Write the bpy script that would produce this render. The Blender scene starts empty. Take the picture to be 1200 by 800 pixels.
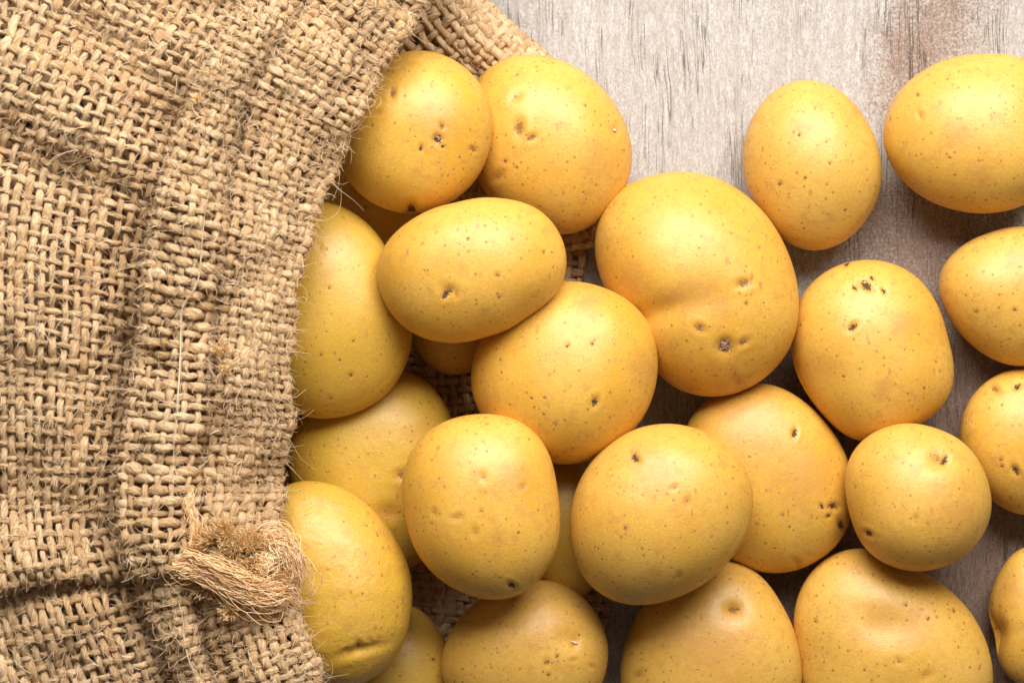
import bpy, math, random
import numpy as np

random.seed(7); rng = np.random.default_rng(7)
C = bpy.data.collections.new('scene'); bpy.context.scene.collection.children.link(C)
SC = bpy.context.scene
S = 0.0003            # metres per unit; all lengths below are in units of 0.3 mm
HC = 3400.0           # camera height in those units

# ---------------------------------------------------------------- camera, world, lights, exposure
cam = bpy.data.cameras.new('camera'); co = bpy.data.objects.new('camera', cam); C.objects.link(co)
co.location = (0, 0, HC * S); cam.lens = 36.0 * HC / 1200.0; cam.sensor_width = 36.0
cam.clip_start = 0.02; cam.clip_end = 20
SC.camera = co
SC.view_settings.view_transform = 'Standard'; SC.view_settings.look = 'None'
SC.view_settings.gamma = 1; SC.view_settings.use_curve_mapping = False
SC.view_settings.exposure = 0.0
W = bpy.data.worlds.new('World'); SC.world = W; W.use_nodes = True
W.node_tree.nodes['Background'].inputs[0].default_value = (1.0, 0.88, 0.74, 1)
W.node_tree.nodes['Background'].inputs[1].default_value = 0.115

def area(name, loc, target, sx, sy, energy, col):
    l = bpy.data.lights.new(name, 'AREA'); l.shape = 'RECTANGLE'; l.size = sx; l.size_y = sy
    l.energy = energy; l.color = col
    o = bpy.data.objects.new(name, l); C.objects.link(o); o.location = loc
    d = np.array(target, float) - np.array(loc, float)
    from mathutils import Vector
    o.rotation_euler = Vector(d).to_track_quat('-Z', 'Y').to_euler()
    return o
area('window_light', (0.10, 0.60, 0.68), (-0.01, 0.02, 0.03), 0.84, 0.56, 19.5, (1.0, 0.955, 0.915))

# ---------------------------------------------------------------- helpers
def cl(x, a=0.0, b=1.0): return np.clip(x, a, b)
def smooth(a, b, x):
    t = cl((x - a) / (b - a)); return t * t * (3 - 2 * t)

def at(px, py, z):
    """place a point seen at (px, py) in the plan at height z"""
    k = (HC - z) / HC * S
    return np.stack([(px - 600.0) * k, (400.0 - py) * k, z * S], -1)

def make_mesh(name, verts, faces, mat, parent=None, attrs=None, uvs=None, smooth_=True):
    verts = np.asarray(verts, np.float32).reshape(-1, 3); faces = np.asarray(faces, np.int32)
    nf, k = faces.shape
    me = bpy.data.meshes.new(name)
    me.vertices.add(len(verts)); me.vertices.foreach_set('co', verts.ravel())
    me.loops.add(nf * k); me.loops.foreach_set('vertex_index', faces.ravel())
    me.polygons.add(nf)
    me.polygons.foreach_set('loop_start', np.arange(0, nf * k, k, dtype=np.int32))
    me.polygons.foreach_set('loop_total', np.full(nf, k, np.int32))
    if smooth_: me.polygons.foreach_set('use_smooth', np.ones(nf, bool))
    for an, av in (attrs or {}).items():
        a = me.attributes.new(an, 'FLOAT', 'POINT'); a.data.foreach_set('value', np.asarray(av, np.float32).ravel())
    if uvs is not None:
        u = me.uv_layers.new(name='UVMap'); u.data.foreach_set('uv', np.asarray(uvs, np.float32).ravel())
    me.update(calc_edges=True); me.validate()
    me.materials.append(mat)
    o = bpy.data.objects.new(name, me); C.objects.link(o)
    if parent is not None: o.parent = parent
    return o

class Nodes:
    def __init__(s, name):
        s.m = bpy.data.materials.new(name); s.m.use_nodes = True; s.t = s.m.node_tree
        s.b = s.t.nodes['Principled BSDF']
    def n(s, typ, **kw):
        nd = s.t.nodes.new(typ)
        for k, v in kw.items(): setattr(nd, k, v)
        return nd
    def put(s, sock, v):
        if hasattr(v, 'is_output') or isinstance(v, bpy.types.NodeSocket): s.t.links.new(v, sock)
        else: sock.default_value = v
    def math(s, op, a, b=0.0, c=None, clamp=False):
        nd = s.n('ShaderNodeMath', operation=op); nd.use_clamp = clamp
        s.put(nd.inputs[0], a); s.put(nd.inputs[1], b)
        if c is not None: s.put(nd.inputs[2], c)
        return nd.outputs[0]
    def mix(s, f, a, b, typ='MIX'):
        nd = s.n('ShaderNodeMix', data_type='RGBA', blend_type=typ)
        s.put(nd.inputs[0], f); s.put(nd.inputs[6], a); s.put(nd.inputs[7], b); return nd.outputs[2]
    def ramp(s, v, pts):
        nd = s.n('ShaderNodeValToRGB'); s.put(nd.inputs[0], v)
        cr = nd.color_ramp
        while len(cr.elements) < len(pts): cr.elements.new(0.5)
        for e, (p, c) in zip(cr.elements, pts):
            e.position = p; e.color = (c, c, c, 1) if isinstance(c, (int, float)) else (*c, 1)
        return nd.outputs[0]
    def vec(s, v, scale=(1, 1, 1), loc=(0, 0, 0), rot=(0, 0, 0)):
        nd = s.n('ShaderNodeMapping'); s.put(nd.inputs[0], v)
        nd.inputs[1].default_value = loc; nd.inputs[2].default_value = rot; nd.inputs[3].default_value = scale
        return nd.outputs[0]
    def noise(s, v, scale, detail=2, rough=0.5, dist=0.0):
        nd = s.n('ShaderNodeTexNoise'); s.put(nd.inputs['Vector'], v)
        nd.inputs['Scale'].default_value = scale; nd.inputs['Detail'].default_value = detail
        nd.inputs['Roughness'].default_value = rough; nd.inputs['Distortion'].default_value = dist
        return nd.outputs['Fac']
    def voro(s, v, scale, feature='F1', rand=1.0):
        nd = s.n('ShaderNodeTexVoronoi', feature=feature); s.put(nd.inputs['Vector'], v)
        nd.inputs['Scale'].default_value = scale; nd.inputs['Randomness'].default_value = rand
        return nd
    def bump(s, h, strength, dist, prev=None):
        nd = s.n('ShaderNodeBump'); nd.inputs['Strength'].default_value = strength
        nd.inputs['Distance'].default_value = dist; s.put(nd.inputs['Height'], h)
        if prev is not None: s.put(nd.inputs['Normal'], prev)
        return nd.outputs[0]
    def attr(s, name):
        return s.n('ShaderNodeAttribute', attribute_name=name).outputs['Fac']

# ---------------------------------------------------------------- materials
def potato_material():
    N = Nodes('potato_skin'); t = N.t
    tc = N.n('ShaderNodeTexCoord').outputs['Object']
    oi = N.n('ShaderNodeObjectInfo')
    off = N.n('ShaderNodeVectorMath', operation='SCALE'); N.put(off.inputs[0], (91.7, 57.3, 33.1)); N.put(off.inputs[3], oi.outputs['Random'])
    pv = N.vec(tc, (1 / S,) * 3)
    ad = N.n('ShaderNodeVectorMath', operation='ADD'); N.put(ad.inputs[0], pv); N.put(ad.inputs[1], off.outputs[0])
    p = ad.outputs[0]
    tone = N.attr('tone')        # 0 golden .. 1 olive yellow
    big = N.noise(p, 0.013, 3, 0.55)
    mid = N.noise(p, 0.045, 4, 0.6)
    fine = N.noise(p, 0.32, 3, 0.6)
    col = N.mix(N.ramp(big, [(0.3, 0.0), (0.7, 1.0)]), (0.700, 0.358, 0.024, 1), (0.755, 0.452, 0.082, 1))
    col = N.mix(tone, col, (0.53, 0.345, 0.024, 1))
    rnd = N.math('FRACT', N.math('MULTIPLY', oi.outputs['Random'], 7.31))
    col = N.mix(N.math('MULTIPLY', rnd, 0.6), col, (0.66, 0.42, 0.105, 1))
    # thicker, darker corky skin in soft patches
    col = N.mix(N.math('MULTIPLY', N.ramp(mid, [(0.50, 0.0), (0.78, 1.0)]), 0.5), col, (0.62, 0.31, 0.045, 1))
    net = N.noise(p, 0.09, 5, 0.7, 0.6)
    col = N.mix(N.math('MULTIPLY', N.ramp(net, [(0.52, 0.0), (0.66, 1.0)]), 0.50), col, (0.50, 0.25, 0.06, 1))
    col = N.mix(N.math('MULTIPLY', N.ramp(fine, [(0.42, 0.0), (0.70, 1.0)]), 0.42), col, (0.55, 0.28, 0.05, 1))
    # pale flecks
    v3 = N.voro(p, 0.19)
    pale = N.math('LESS_THAN', v3.outputs['Distance'], 0.15)
    col = N.mix(N.math('MULTIPLY', pale, 0.35), col, (0.92, 0.66, 0.26, 1))
    # lenticels: small round dots, two sizes, and short dashes
    def dots(scale, r, keep, vec=p):
        jit = N.noise(p, 0.5, 2, 0.6)
        v = N.voro(vec, scale)
        sp = N.n('ShaderNodeSeparateColor'); N.put(sp.inputs[0], v.outputs['Color'])
        rad = N.math('MULTIPLY_ADD', sp.outputs[0], r * 0.9, r * 0.45)
        d = N.math('ADD', v.outputs['Distance'], N.math('MULTIPLY_ADD', jit, r * 1.1, -r * 0.55))
        q = N.math('DIVIDE', d, rad)
        m = N.math('SUBTRACT', 1.45, q, clamp=True)
        m = N.math('MINIMUM', N.math('MULTIPLY', m, 1.8), 1.0)
        g = N.math('LESS_THAN', sp.outputs[1], keep)
        return N.math('MULTIPLY', m, g), sp.outputs[2]
    a1, c1 = dots(0.066, 0.085, 0.60)
    a2, c2 = dots(0.12, 0.15, 0.70)
    stretched = N.vec(p, (1.0, 0.45, 1.0), rot=(0, 0, 0.6))
    a3, c3 = dots(0.075, 0.12, 0.35, stretched)
    dcol = N.mix(c1, (0.30, 0.12, 0.03, 1), (0.46, 0.20, 0.06, 1))
    col = N.mix(N.math('MULTIPLY', a1, 0.86), col, dcol)
    col = N.mix(N.math('MULTIPLY', a2, 0.78), col, (0.40, 0.17, 0.04, 1))
    col = N.mix(N.math('MULTIPLY', a3, 0.72), col, (0.48, 0.20, 0.06, 1))
    # stains and eyes from the mesh attributes
    stain = N.attr('stain')
    sn = N.noise(p, 0.10, 6, 0.80)
    sm = N.math('MULTIPLY', N.math('ADD', stain, N.math('MULTIPLY_ADD', sn, 2.6, -1.45)), 1.5, clamp=True)
    sm = N.math('MULTIPLY', sm, N.math('MINIMUM', N.math('MULTIPLY', stain, 3.0), 1.0))
    col = N.mix(N.math('MULTIPLY', sm, 0.62), col, (0.56, 0.27, 0.055, 1))
    eye = N.attr('eye')
    ej = N.noise(p, 0.42, 4, 0.7)
    e1 = N.math('ADD', eye, N.math('MULTIPLY_ADD', ej, 1.1, -0.58))
    halo = N.ramp(e1, [(0.22, 0.0), (0.5, 1.0)]); core = N.ramp(e1, [(0.60, 0.0), (0.72, 1.0)])
    dark = N.attr('dark')
    col = N.mix(N.math('MULTIPLY', halo, 0.62), col, (0.55, 0.26, 0.04, 1))
    ccol = N.mix(dark, (0.33, 0.17, 0.05, 1), (0.030, 0.016, 0.010, 1))
    col = N.mix(N.math('MULTIPLY', core, 0.92), col, ccol)
    N.put(N.b.inputs['Base Color'], col)
    rough = N.math('MULTIPLY_ADD', mid, 0.22, 0.35)
    rough = N.math('ADD', rough, N.math('MULTIPLY', core, 0.3))
    N.put(N.b.inputs['Roughness'], rough)
    N.b.inputs['Specular IOR Level'].default_value = 0.62
    N.b.inputs['Subsurface Weight'].default_value = 0.03
    N.b.inputs['Subsurface Radius'].default_value = (1.0, 0.62, 0.15)
    N.b.inputs['Subsurface Scale'].default_value = 0.0025
    # relief: dots pitted, fine leathery grain, shrivelled wrinkles on some
    h = N.math('MULTIPLY_ADD', a1, -0.6, N.math('MULTIPLY', fine, 0.5))
    h = N.math('ADD', h, N.math('MULTIPLY', N.noise(p, 0.9, 2, 0.5), 0.22))
    h = N.math('ADD', h, N.math('MULTIPLY', core, N.math('MULTIPLY', ej, 3.0)))
    wr = N.attr('wrinkle')
    wn = N.noise(p, 0.05, 4, 0.5, 0.6); wh = N.math('MULTIPLY', N.math('ABSOLUTE', N.math('SUBTRACT', wn, 0.5)), N.math('MULTIPLY', wr, 3.0))
    h = N.math('ADD', h, wh)
    N.put(N.b.inputs['Normal'], N.bump(h, 0.6, 1.0 * S))
    return N.m

def fibre_material(name, light, dark, thread=True):
    N = Nodes(name)
    tone = N.attr('tone')
    tc = N.n('ShaderNodeTexCoord')
    px = N.vec(tc.outputs['Object'], (1 / S,) * 3)
    patch = N.noise(px, 0.012, 3, 0.6)
    if thread:
        sep = N.n('ShaderNodeSeparateXYZ'); N.put(sep.inputs[0], tc.outputs['UV'])
        across = N.math('ADD', sep.outputs[1], N.math('MULTIPLY', sep.outputs[0], 0.42))
        cb = N.n('ShaderNodeCombineXYZ')
        N.put(cb.inputs[0], across); N.put(cb.inputs[1], N.math('MULTIPLY', sep.outputs[0], 0.10)); N.put(cb.inputs[2], N.math('MULTIPLY', tone, 37.0))
        fib = N.noise(cb.outputs[0], 0.62, 4, 0.75)
        ply = N.math('SINE', N.math('MULTIPLY', across, 0.725))
        f = N.math('ADD', N.math('MULTIPLY_ADD', fib, 2.5, -0.80), N.math('MULTIPLY_ADD', tone, 0.36, -0.18))
        f = N.math('ADD', f, N.math('MULTIPLY_ADD', patch, 0.5, -0.25))
        col = N.mix(N.ramp(f, [(0.25, 0.0), (0.72, 1.0)]), (*dark, 1), (*light, 1))
        h = N.math('ADD', fib, N.math('MULTIPLY', ply, 0.12))
        N.put(N.b.inputs['Normal'], N.bump(h, 1.0, 3.4 * S))
    else:
        f = N.math('ADD', tone, N.math('MULTIPLY_ADD', N.noise(px, 0.05, 2), 0.6, -0.3))
        col = N.mix(N.ramp(f, [(0.1, 0.0), (0.9, 1.0)]), (*dark, 1), (*light, 1))
    N.put(N.b.inputs['Base Color'], col)
    N.b.inputs['Roughness'].default_value = 0.72
    N.b.inputs['Specular IOR Level'].default_value = 0.22
    return N.m

def wood_material():
    N = Nodes('weathered_wood')
    tc = N.n('ShaderNodeTexCoord').outputs['Object']
    p = N.vec(tc, (1 / S,) * 3)
    warp = N.noise(p, 0.006, 3, 0.5)
    cb = N.n('ShaderNodeVectorMath', operation='ADD'); N.put(cb.inputs[0], p)
    mulv = N.n('ShaderNodeCombineXYZ'); N.put(mulv.inputs[0], N.math('MULTIPLY', warp, 22.0)); N.put(cb.inputs[1], mulv.outputs[0])
    q = cb.outputs[0]
    grain = N.noise(N.vec(q, (1, 0.22, 1)), 0.24, 6, 0.80)
    fineg = N.noise(N.vec(q, (1, 0.42, 1)), 0.62, 4, 0.8)
    streak = N.noise(N.vec(q, (1, 0.035, 1)), 0.10, 4, 0.6)
    blot = N.noise(p, 0.0105, 4, 0.62)
    speck = N.noise(p, 0.30, 5, 0.8)
    col = N.mix(N.ramp(grain, [(0.34, 0.0), (0.60, 1.0)]), (0.48, 0.435, 0.39, 1), (0.78, 0.76, 0.735, 1))
    col = N.mix(N.math('MULTIPLY', N.ramp(fineg, [(0.38, 1.0), (0.60, 0.0)]), 0.50), col, (0.27, 0.215, 0.175, 1))
    col = N.mix(N.math('MULTIPLY', N.ramp(streak, [(0.40, 1.0), (0.60, 0.0)]), 0.35), col, (0.44, 0.37, 0.315, 1))
    # worn, reddish brown bare wood where whitewash is gone, plus painted shade at right
    wear_shade = N.attr('wear_shade')
    wf = N.math('ADD', wear_shade, N.math('MULTIPLY_ADD', blot, 1.3, -0.75))
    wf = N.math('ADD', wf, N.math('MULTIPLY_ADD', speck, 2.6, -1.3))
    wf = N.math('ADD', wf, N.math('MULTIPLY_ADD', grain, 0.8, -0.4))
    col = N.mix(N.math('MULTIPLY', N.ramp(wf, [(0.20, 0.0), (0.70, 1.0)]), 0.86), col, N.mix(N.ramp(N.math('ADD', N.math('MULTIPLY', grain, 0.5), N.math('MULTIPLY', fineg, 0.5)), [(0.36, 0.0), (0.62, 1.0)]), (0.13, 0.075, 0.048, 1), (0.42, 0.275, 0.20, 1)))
    # narrow weather checks
    crk = N.noise(N.vec(q, (1, 0.022, 1)), 0.125, 3, 0.6)
    gate = N.noise(N.vec(q, (1, 0.25, 1)), 0.03, 3, 0.6)
    cr = N.math('ABSOLUTE', N.math('SUBTRACT', crk, 0.5))
    crm = N.math('MULTIPLY', N.ramp(cr, [(0.0, 1.0), (0.016, 0.0)]), N.ramp(gate, [(0.50, 0.0), (0.62, 1.0)]))
    col = N.mix(N.math('MULTIPLY', crm, 0.36), col, (0.10, 0.075, 0.06, 1))
    N.put(N.b.inputs['Base Color'], col)
    N.b.inputs['Roughness'].default_value = 0.85; N.b.inputs['Specular IOR Level'].default_value = 0.2
    h = N.math('ADD', grain, N.math('MULTIPLY', fineg, 0.5)); h = N.math('SUBTRACT', h, N.math('MULTIPLY', crm, 1.2))
    N.put(N.b.inputs['Normal'], N.bump(h, 0.9, 3.0 * S))
    return N.m

M_POT = potato_material()
M_BURLAP = fibre_material('burlap_thread', (0.90, 0.66, 0.395), (0.57, 0.35, 0.165))
M_FUZZ = fibre_material('jute_fibre', (0.92, 0.76, 0.53), (0.74, 0.50, 0.26), thread=False)
M_GOLD = fibre_material('golden_jute_fibre', (1.0, 0.82, 0.50), (1.0, 0.64, 0.29), thread=False)
M_CORD = fibre_material('frayed_jute_cord', (0.97, 0.72, 0.43), (0.84, 0.52, 0.24), thread=False)
M_STITCH = fibre_material('sewing_thread', (0.84, 0.70, 0.50), (0.66, 0.50, 0.31), thread=False)
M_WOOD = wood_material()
def plain(name, c, r=0.8):
    N = Nodes(name); p = N.vec(N.n('ShaderNodeTexCoord').outputs['Object'], (1 / S,) * 3)
    f = N.noise(p, 0.45, 3, 0.7)
    N.put(N.b.inputs['Base Color'], N.mix(N.ramp(f, [(0.35, 0.0), (0.65, 1.0)]), (*c[0], 1), (*c[1], 1)))
    N.b.inputs['Roughness'].default_value = r; N.put(N.b.inputs['Normal'], N.bump(f, 0.8, 1.5 * S)); return N.m
M_BUD = plain('dried_sprout', ((0.10, 0.045, 0.03), (0.48, 0.30, 0.24)))
M_BUDPALE = plain('pale_sprout', ((0.55, 0.36, 0.20), (0.85, 0.70, 0.52)), 0.6)

# ---------------------------------------------------------------- the wooden surface
def build_wood():
    xs = np.linspace(-1000, 1000, 201); ys = np.linspace(-800, 800, 161)
    X, Y = np.meshgrid(xs, ys)
    Z = 0.7 * np.sin(X * 0.021 + 1.3) + 0.5 * np.sin(X * 0.057 + 0.4 * np.sin(Y * 0.004))
    PX, PY = X + 600, 400 - Y
    def blob(cx, cy, sx, sy): return np.exp(-(((PX - cx) / sx) ** 2 + ((PY - cy) / sy) ** 2))
    wear_shade = 0.02 + 0.72 * blob(1105, 35, 80, 95) + .35 * blob(1060,100,60,60) + 0.28 * blob(640, 10, 40, 40) + 0.75 * blob(1060, 265, 120, 60)  # last blob: brown wear plus potato shadow painted into the board
    wear_shade += 1.05 * smooth(180, 560, PY + (PX - 1050) * 0.35) * smooth(1180, 860, PY + 0 * PX) * smooth(820, 930, PX)  # lower right: brown stain, deepened with painted shade between the potatoes
    wear_shade -= 0.35 * blob(1120, 760, 50, 60) + 0.2 * blob(715, 790, 60, 60)
    n = len(xs); m = len(ys)
    v = np.stack([X, Y, Z], -1).reshape(-1, 3) * S
    i, j = np.meshgrid(np.arange(n - 1), np.arange(m - 1)); a = (j * n + i).ravel()
    f = np.stack([a, a + 1, a + n + 1, a + n], -1)
    # skirt and underside give the board its thickness
    ring = np.concatenate([np.arange(n), np.arange(1, m) * n + n - 1, (m - 1) * n + np.arange(n - 2, -1, -1), np.arange(m - 2, 0, -1) * n])
    low = v[ring].copy(); low[:, 2] = -60 * S
    b = len(v); k = len(ring); r = np.arange(k); r2 = (r + 1) % k
    f2 = np.stack([ring[r2], ring[r], b + r, b + r2], -1)
    v = np.concatenate([v, low])
    f3 = np.array([[b, b + 2 * (n - 1) + m - 1, b + n - 1 + m - 1, b + n - 1]])
    o = make_mesh('tabletop', v, np.concatenate([f, f2, f3]), M_WOOD, attrs={'wear_shade': np.concatenate([wear_shade.ravel(), np.full(k, .1)])})
    o['kind'] = 'structure'; o['label'] = 'weathered whitewashed wooden board with vertical grain under the potatoes'
    return o
build_wood()

# ---------------------------------------------------------------- potatoes
# outline in plan, half thickness factor, extra lift, tone, marks: (x, y, radius, kind)
P = []
def pot(key, label, pts, h=0.80, z=None, tone=0.0, marks=(), wr=0.0, res=60, dents=()):
    P.append(dict(key=key, label=label, pts=np.array(pts, float), h=h, z=z, tone=tone, marks=marks, wr=wr, res=res, dents=dents))

def ell(cx, cy, a, b, rot=0, n=12):
    t = np.linspace(0, 2 * np.pi, n, endpoint=False); r = math.radians(rot)
    x = a * np.cos(t) * (1 + 0.03 * np.sin(2 * t + cx)); y = b * np.sin(t) * (1 + 0.03 * np.cos(3 * t + cy))
    return np.stack([cx + x * math.cos(r) - y * math.sin(r), cy + x * math.sin(r) + y * math.cos(r)], -1)

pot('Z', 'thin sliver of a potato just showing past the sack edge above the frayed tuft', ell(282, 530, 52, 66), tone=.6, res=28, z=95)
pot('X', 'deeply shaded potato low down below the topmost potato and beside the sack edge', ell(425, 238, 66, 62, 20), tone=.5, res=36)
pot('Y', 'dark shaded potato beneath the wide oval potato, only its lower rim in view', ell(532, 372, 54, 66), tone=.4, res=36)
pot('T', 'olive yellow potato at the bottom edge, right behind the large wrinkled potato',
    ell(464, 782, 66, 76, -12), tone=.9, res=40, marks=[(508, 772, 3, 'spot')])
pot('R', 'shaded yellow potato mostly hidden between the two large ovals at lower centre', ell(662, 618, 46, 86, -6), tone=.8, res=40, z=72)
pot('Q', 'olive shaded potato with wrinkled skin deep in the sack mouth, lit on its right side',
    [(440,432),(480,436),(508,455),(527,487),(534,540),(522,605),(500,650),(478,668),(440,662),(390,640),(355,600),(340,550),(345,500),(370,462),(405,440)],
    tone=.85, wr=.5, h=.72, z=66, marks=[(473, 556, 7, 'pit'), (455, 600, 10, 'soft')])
pot('F', 'largest potato, in the centre right, with a brown crusty scar and a diagonal tan crease',
    [(785,203),(830,206),(867,225),(897,253),(920,292),(934,341),(933,382),(920,416),(890,446),(852,463),(811,461),(778,445),(757,415),(738,385),(716,350),(701,313),(699,270),(714,236),(740,215)],
    h=.78, tone=.05, marks=[(850,406,9.5,'scar'),(872,332,6.5,'pit'),(820,385,5.5,'pit'),(871,401,5,'pit'),(866,448,7,'soft'),(815,348,34,'stain'),(785,352,18,'stain'),(845,362,22,'stain'),(875,355,3,'spot'),(740,330,22,'stain')],
    dents=[(752,372,70,16,-14,-17),(800,352,60,26,-5,-17)])
pot('D', 'large smooth olive yellow potato partly under the sack edge, left of the wide oval one',
    [(375,236),(412,249),(438,270),(456,300),(470,330),(480,362),(482,396),(472,434),(450,464),(412,484),(382,490),(343,482),(315,450),(302,400),(302,340),(315,280),(340,245)],
    tone=.75, marks=[(375,289,4,'soft'),(386,337,3,'spot'),(414,399,3,'spot'),(411,439,3.4,'spot'),(387,466,3,'spot'),(418,481,5,'stain'),(376,415,3,'spot')])
pot('M', 'flat tan potato with black pits on its right edge, under the largest potato',
    [(862,454),(896,449),(930,463),(964,493),(984,520),(996,552),(997,594),(988,628),(960,654),(926,669),(892,669),(855,655),(825,620),(805,570),(800,520),(812,485),(832,468)],
    h=.66, tone=.12, marks=[(931,507,4.5,'dark'),(977,593,5,'dark'),(963,593,3.2,'dark'),(971,604,3,'dark'),(986,616,5,'dark'),(934,659,5,'soft'),(917,603,2.6,'spot'),(887,614,2.6,'spot'),(877,500,60,'stain'),(940,560,50,'stain')])
pot('V', 'broad potato with a shallow tan dimple at the bottom edge under the round small one',
    [(1020,643),(1050,655),(1080,670),(1110,690),(1136,717),(1153,748),(1162,785),(1158,825),(1135,860),(1085,880),(1030,882),(975,865),(948,830),(937,770),(931,725),(940,688),(960,661),(990,645)],
    h=.62, tone=.05, marks=[(1034,727,34,'stain'),(1068,738,28,'stain'),(1003,745,16,'stain'),(1054,774,5,'soft'),(1086,791,6,'soft'),(1089,724,3,'spot'),(1118,715,3,'spot'),(1062,707,3,'spot'),(956,727,3,'spot')],
    dents=[(1040,732,46,26,6,8)])
pot('U', 'potato with a small navel dent at the bottom edge under the speckled oval one',
    [(855,657),(889,672),(911,702),(930,740),(938,777),(936,815),(918,850),(880,874),(825,880),(768,868),(736,838),(728,795),(735,750),(750,715),(780,685),(815,663)],
    h=.70, tone=.12, marks=[(861,712,6.5,'pit'),(840,760,60,'stain'),(793,740,30,'stain'),(748,790,6,'soft')],
    dents=[(861,712,17,15,0,6)])
pot('B', 'big potato against the wood behind the topmost one, with two tan eyes on its left',
    [(622,65),(665,75),(700,100),(727,135),(740,180),(732,222),(702,258),(665,275),(620,264),(578,235),(553,192),(545,138),(562,90),(590,71)],
    tone=.0, h=.76, marks=[(608,150,7.5,'pit'),(605,114,6.5,'soft'),(623,161,5,'pit'),(721,153,5,'bud'),(592,189,3,'spot'),(583,207,6,'soft'),(667,103,5,'stain'),(686,124,2,'spot'),(700,190,30,'stain')])
pot('I', 'round potato with black pits clustered near its top, right of the largest one',
    [(1012,305),(1050,311),(1080,331),(1099,362),(1110,400),(1117,437),(1110,466),(1087,490),(1052,507),(1005,517),(975,495),(949,464),(932,430),(928,396),(937,353),(964,321)],
    tone=.0, marks=[(1015,334,6,'dark'),(1001,337,3,'dark'),(1022,326,2.8,'dark'),(1036,341,3.2,'dark'),(999,383,5,'dark'),(992,309,3,'dark'),(1060,380,22,'stain'),(1035,455,16,'stain')],
    dents=[(960,440,26,26,0,4)])
pot('E', 'rounded potato with one black eye at its lower right, in the middle of the heap',
    [(671,330),(712,340),(748,362),(766,395),(770,430),(760,475),(730,515),(695,538),(655,543),(612,531),(577,503),(556,468),(553,432),(566,395),(596,362),(634,337)],
    tone=.05, marks=[(697,471,5,'dark'),(665,405,3.4,'spot'),(694,403,3,'spot'),(751,430,22,'stain'),(690,350,30,'stain'),(628,385,3,'soft'),(570,470,16,'stain')])
pot('G', 'upright egg shaped smooth potato standing free on the wood at upper right',
    [(941,94),(982,106),(1012,139),(1028,176),(1031,214),(1018,252),(990,282),(952,294),(919,281),(892,248),(874,210),(871,178),(881,142),(906,108)],
    h=.82, marks=[(937,158,3,'spot'),(914,215,3.4,'spot'),(973,191,2.6,'spot'),(944,208,2.4,'spot'),(1003,131,8,'stain'),(940,150,18,'stain')])
pot('H', 'wide potato cut by the right frame edge at the top, tan patch in its centre',
    [(1147,65),(1190,67),(1225,84),(1243,115),(1250,160),(1236,208),(1203,238),(1159,249),(1116,244),(1080,229),(1052,203),(1036,169),(1041,131),(1057,104),(1087,81)],
    tone=.0, marks=[(1122,157,22,'stain'),(1112,145,9,'stain'),(1078,135,4,'soft'),(1150,205,18,'stain'),(1075,111,3,'spot')])
pot('J', 'smooth potato cut by the right frame edge, second from the top there',
    [(1200,266),(1232,276),(1254,305),(1262,350),(1248,395),(1225,422),(1195,429),(1162,419),(1136,400),(1112,368),(1101,336),(1104,316),(1125,291),(1162,273)],
    marks=[(1144,365,3,'spot'),(1189,363,3.4,'spot'),(1190,300,14,'stain')])
pot('K', 'potato cut by the right frame edge in the middle, with a few black eyes',
    [(1200,432),(1240,440),(1266,475),(1276,520),(1262,570),(1232,597),(1200,603),(1181,597),(1160,583),(1138,552),(1126,512),(1128,490),(1142,462),(1166,441)],
    marks=[(1192,453,4,'dark'),(1166,455,5,'pit'),(1190,551,5,'dark'),(1174,546,3,'spot'),(1197,560,12,'stain'),(1173,538,3,'spot')])
pot('W', 'knobbly potato with a waist cut off by the lower right corner',
    [(1200,640),(1235,646),(1262,672),(1272,720),(1262,775),(1230,806),(1195,801),(1179,789),(1169,766),(1168,745),(1161,728),(1160,704),(1172,671)],
    tone=.1, marks=[(1185,690,22,'stain'),(1170,730,14,'stain')], dents=[(1166,742,12,22,0,7)])
pot('S', 'potato with a small white bud at the bottom edge, below the tall oval one',
    [(649,682),(675,693),(697,717),(711,748),(711,778),(700,810),(672,838),(620,850),(565,842),(530,815),(517,785),(522,755),(536,729),(558,706),(592,690),(620,680)],
    tone=.02, marks=[(675,753,5.5,'whitebud'),(653,768,3,'spot'),(641,775,4,'spot'),(643,790,3,'spot'),(672,773,3.4,'soft'),(694,780,3.4,'soft'),(621,782,5,'stain'),(640,735,30,'stain')],
    dents=[(672,748,17,13,0,3.5)])
pot('A', 'topmost potato nearest the sack, round, with a silvery black eye right of centre',
    [(496,60),(545,80),(575,128),(572,178),(540,228),(480,250),(434,236),(403,203),(394,165),(402,118),(445,74)],
    tone=.15, marks=[(513,163,6,'scar2'),(518,148,4,'pit'),(493,174,3.4,'dark'),(519,172,3,'dark'),(555,175,4,'pit'),(460,109,5,'pit'),(443,132,4,'soft'),(482,248,7,'dark'),(515,140,36,'stain')])
pot('O', 'tall oval potato with tan spots in a column, lower centre',
    [(560,486),(592,488),(622,502),(642,530),(651,567),(655,605),(652,642),(637,672),(611,694),(581,702),(547,695),(514,676),(490,648),(476,605),(471,571),(477,541),(493,514),(524,493)],
    tone=.0, marks=[(566,558,5,'soft'),(564,577,7,'stain'),(535,606,5,'soft'),(557,623,5,'soft'),(509,600,4,'soft'),(600,686,4.5,'dark'),(613,570,4,'soft'),(564,598,3,'spot'),(585,630,12,'stain'),(600,560,26,'stain')])
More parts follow.
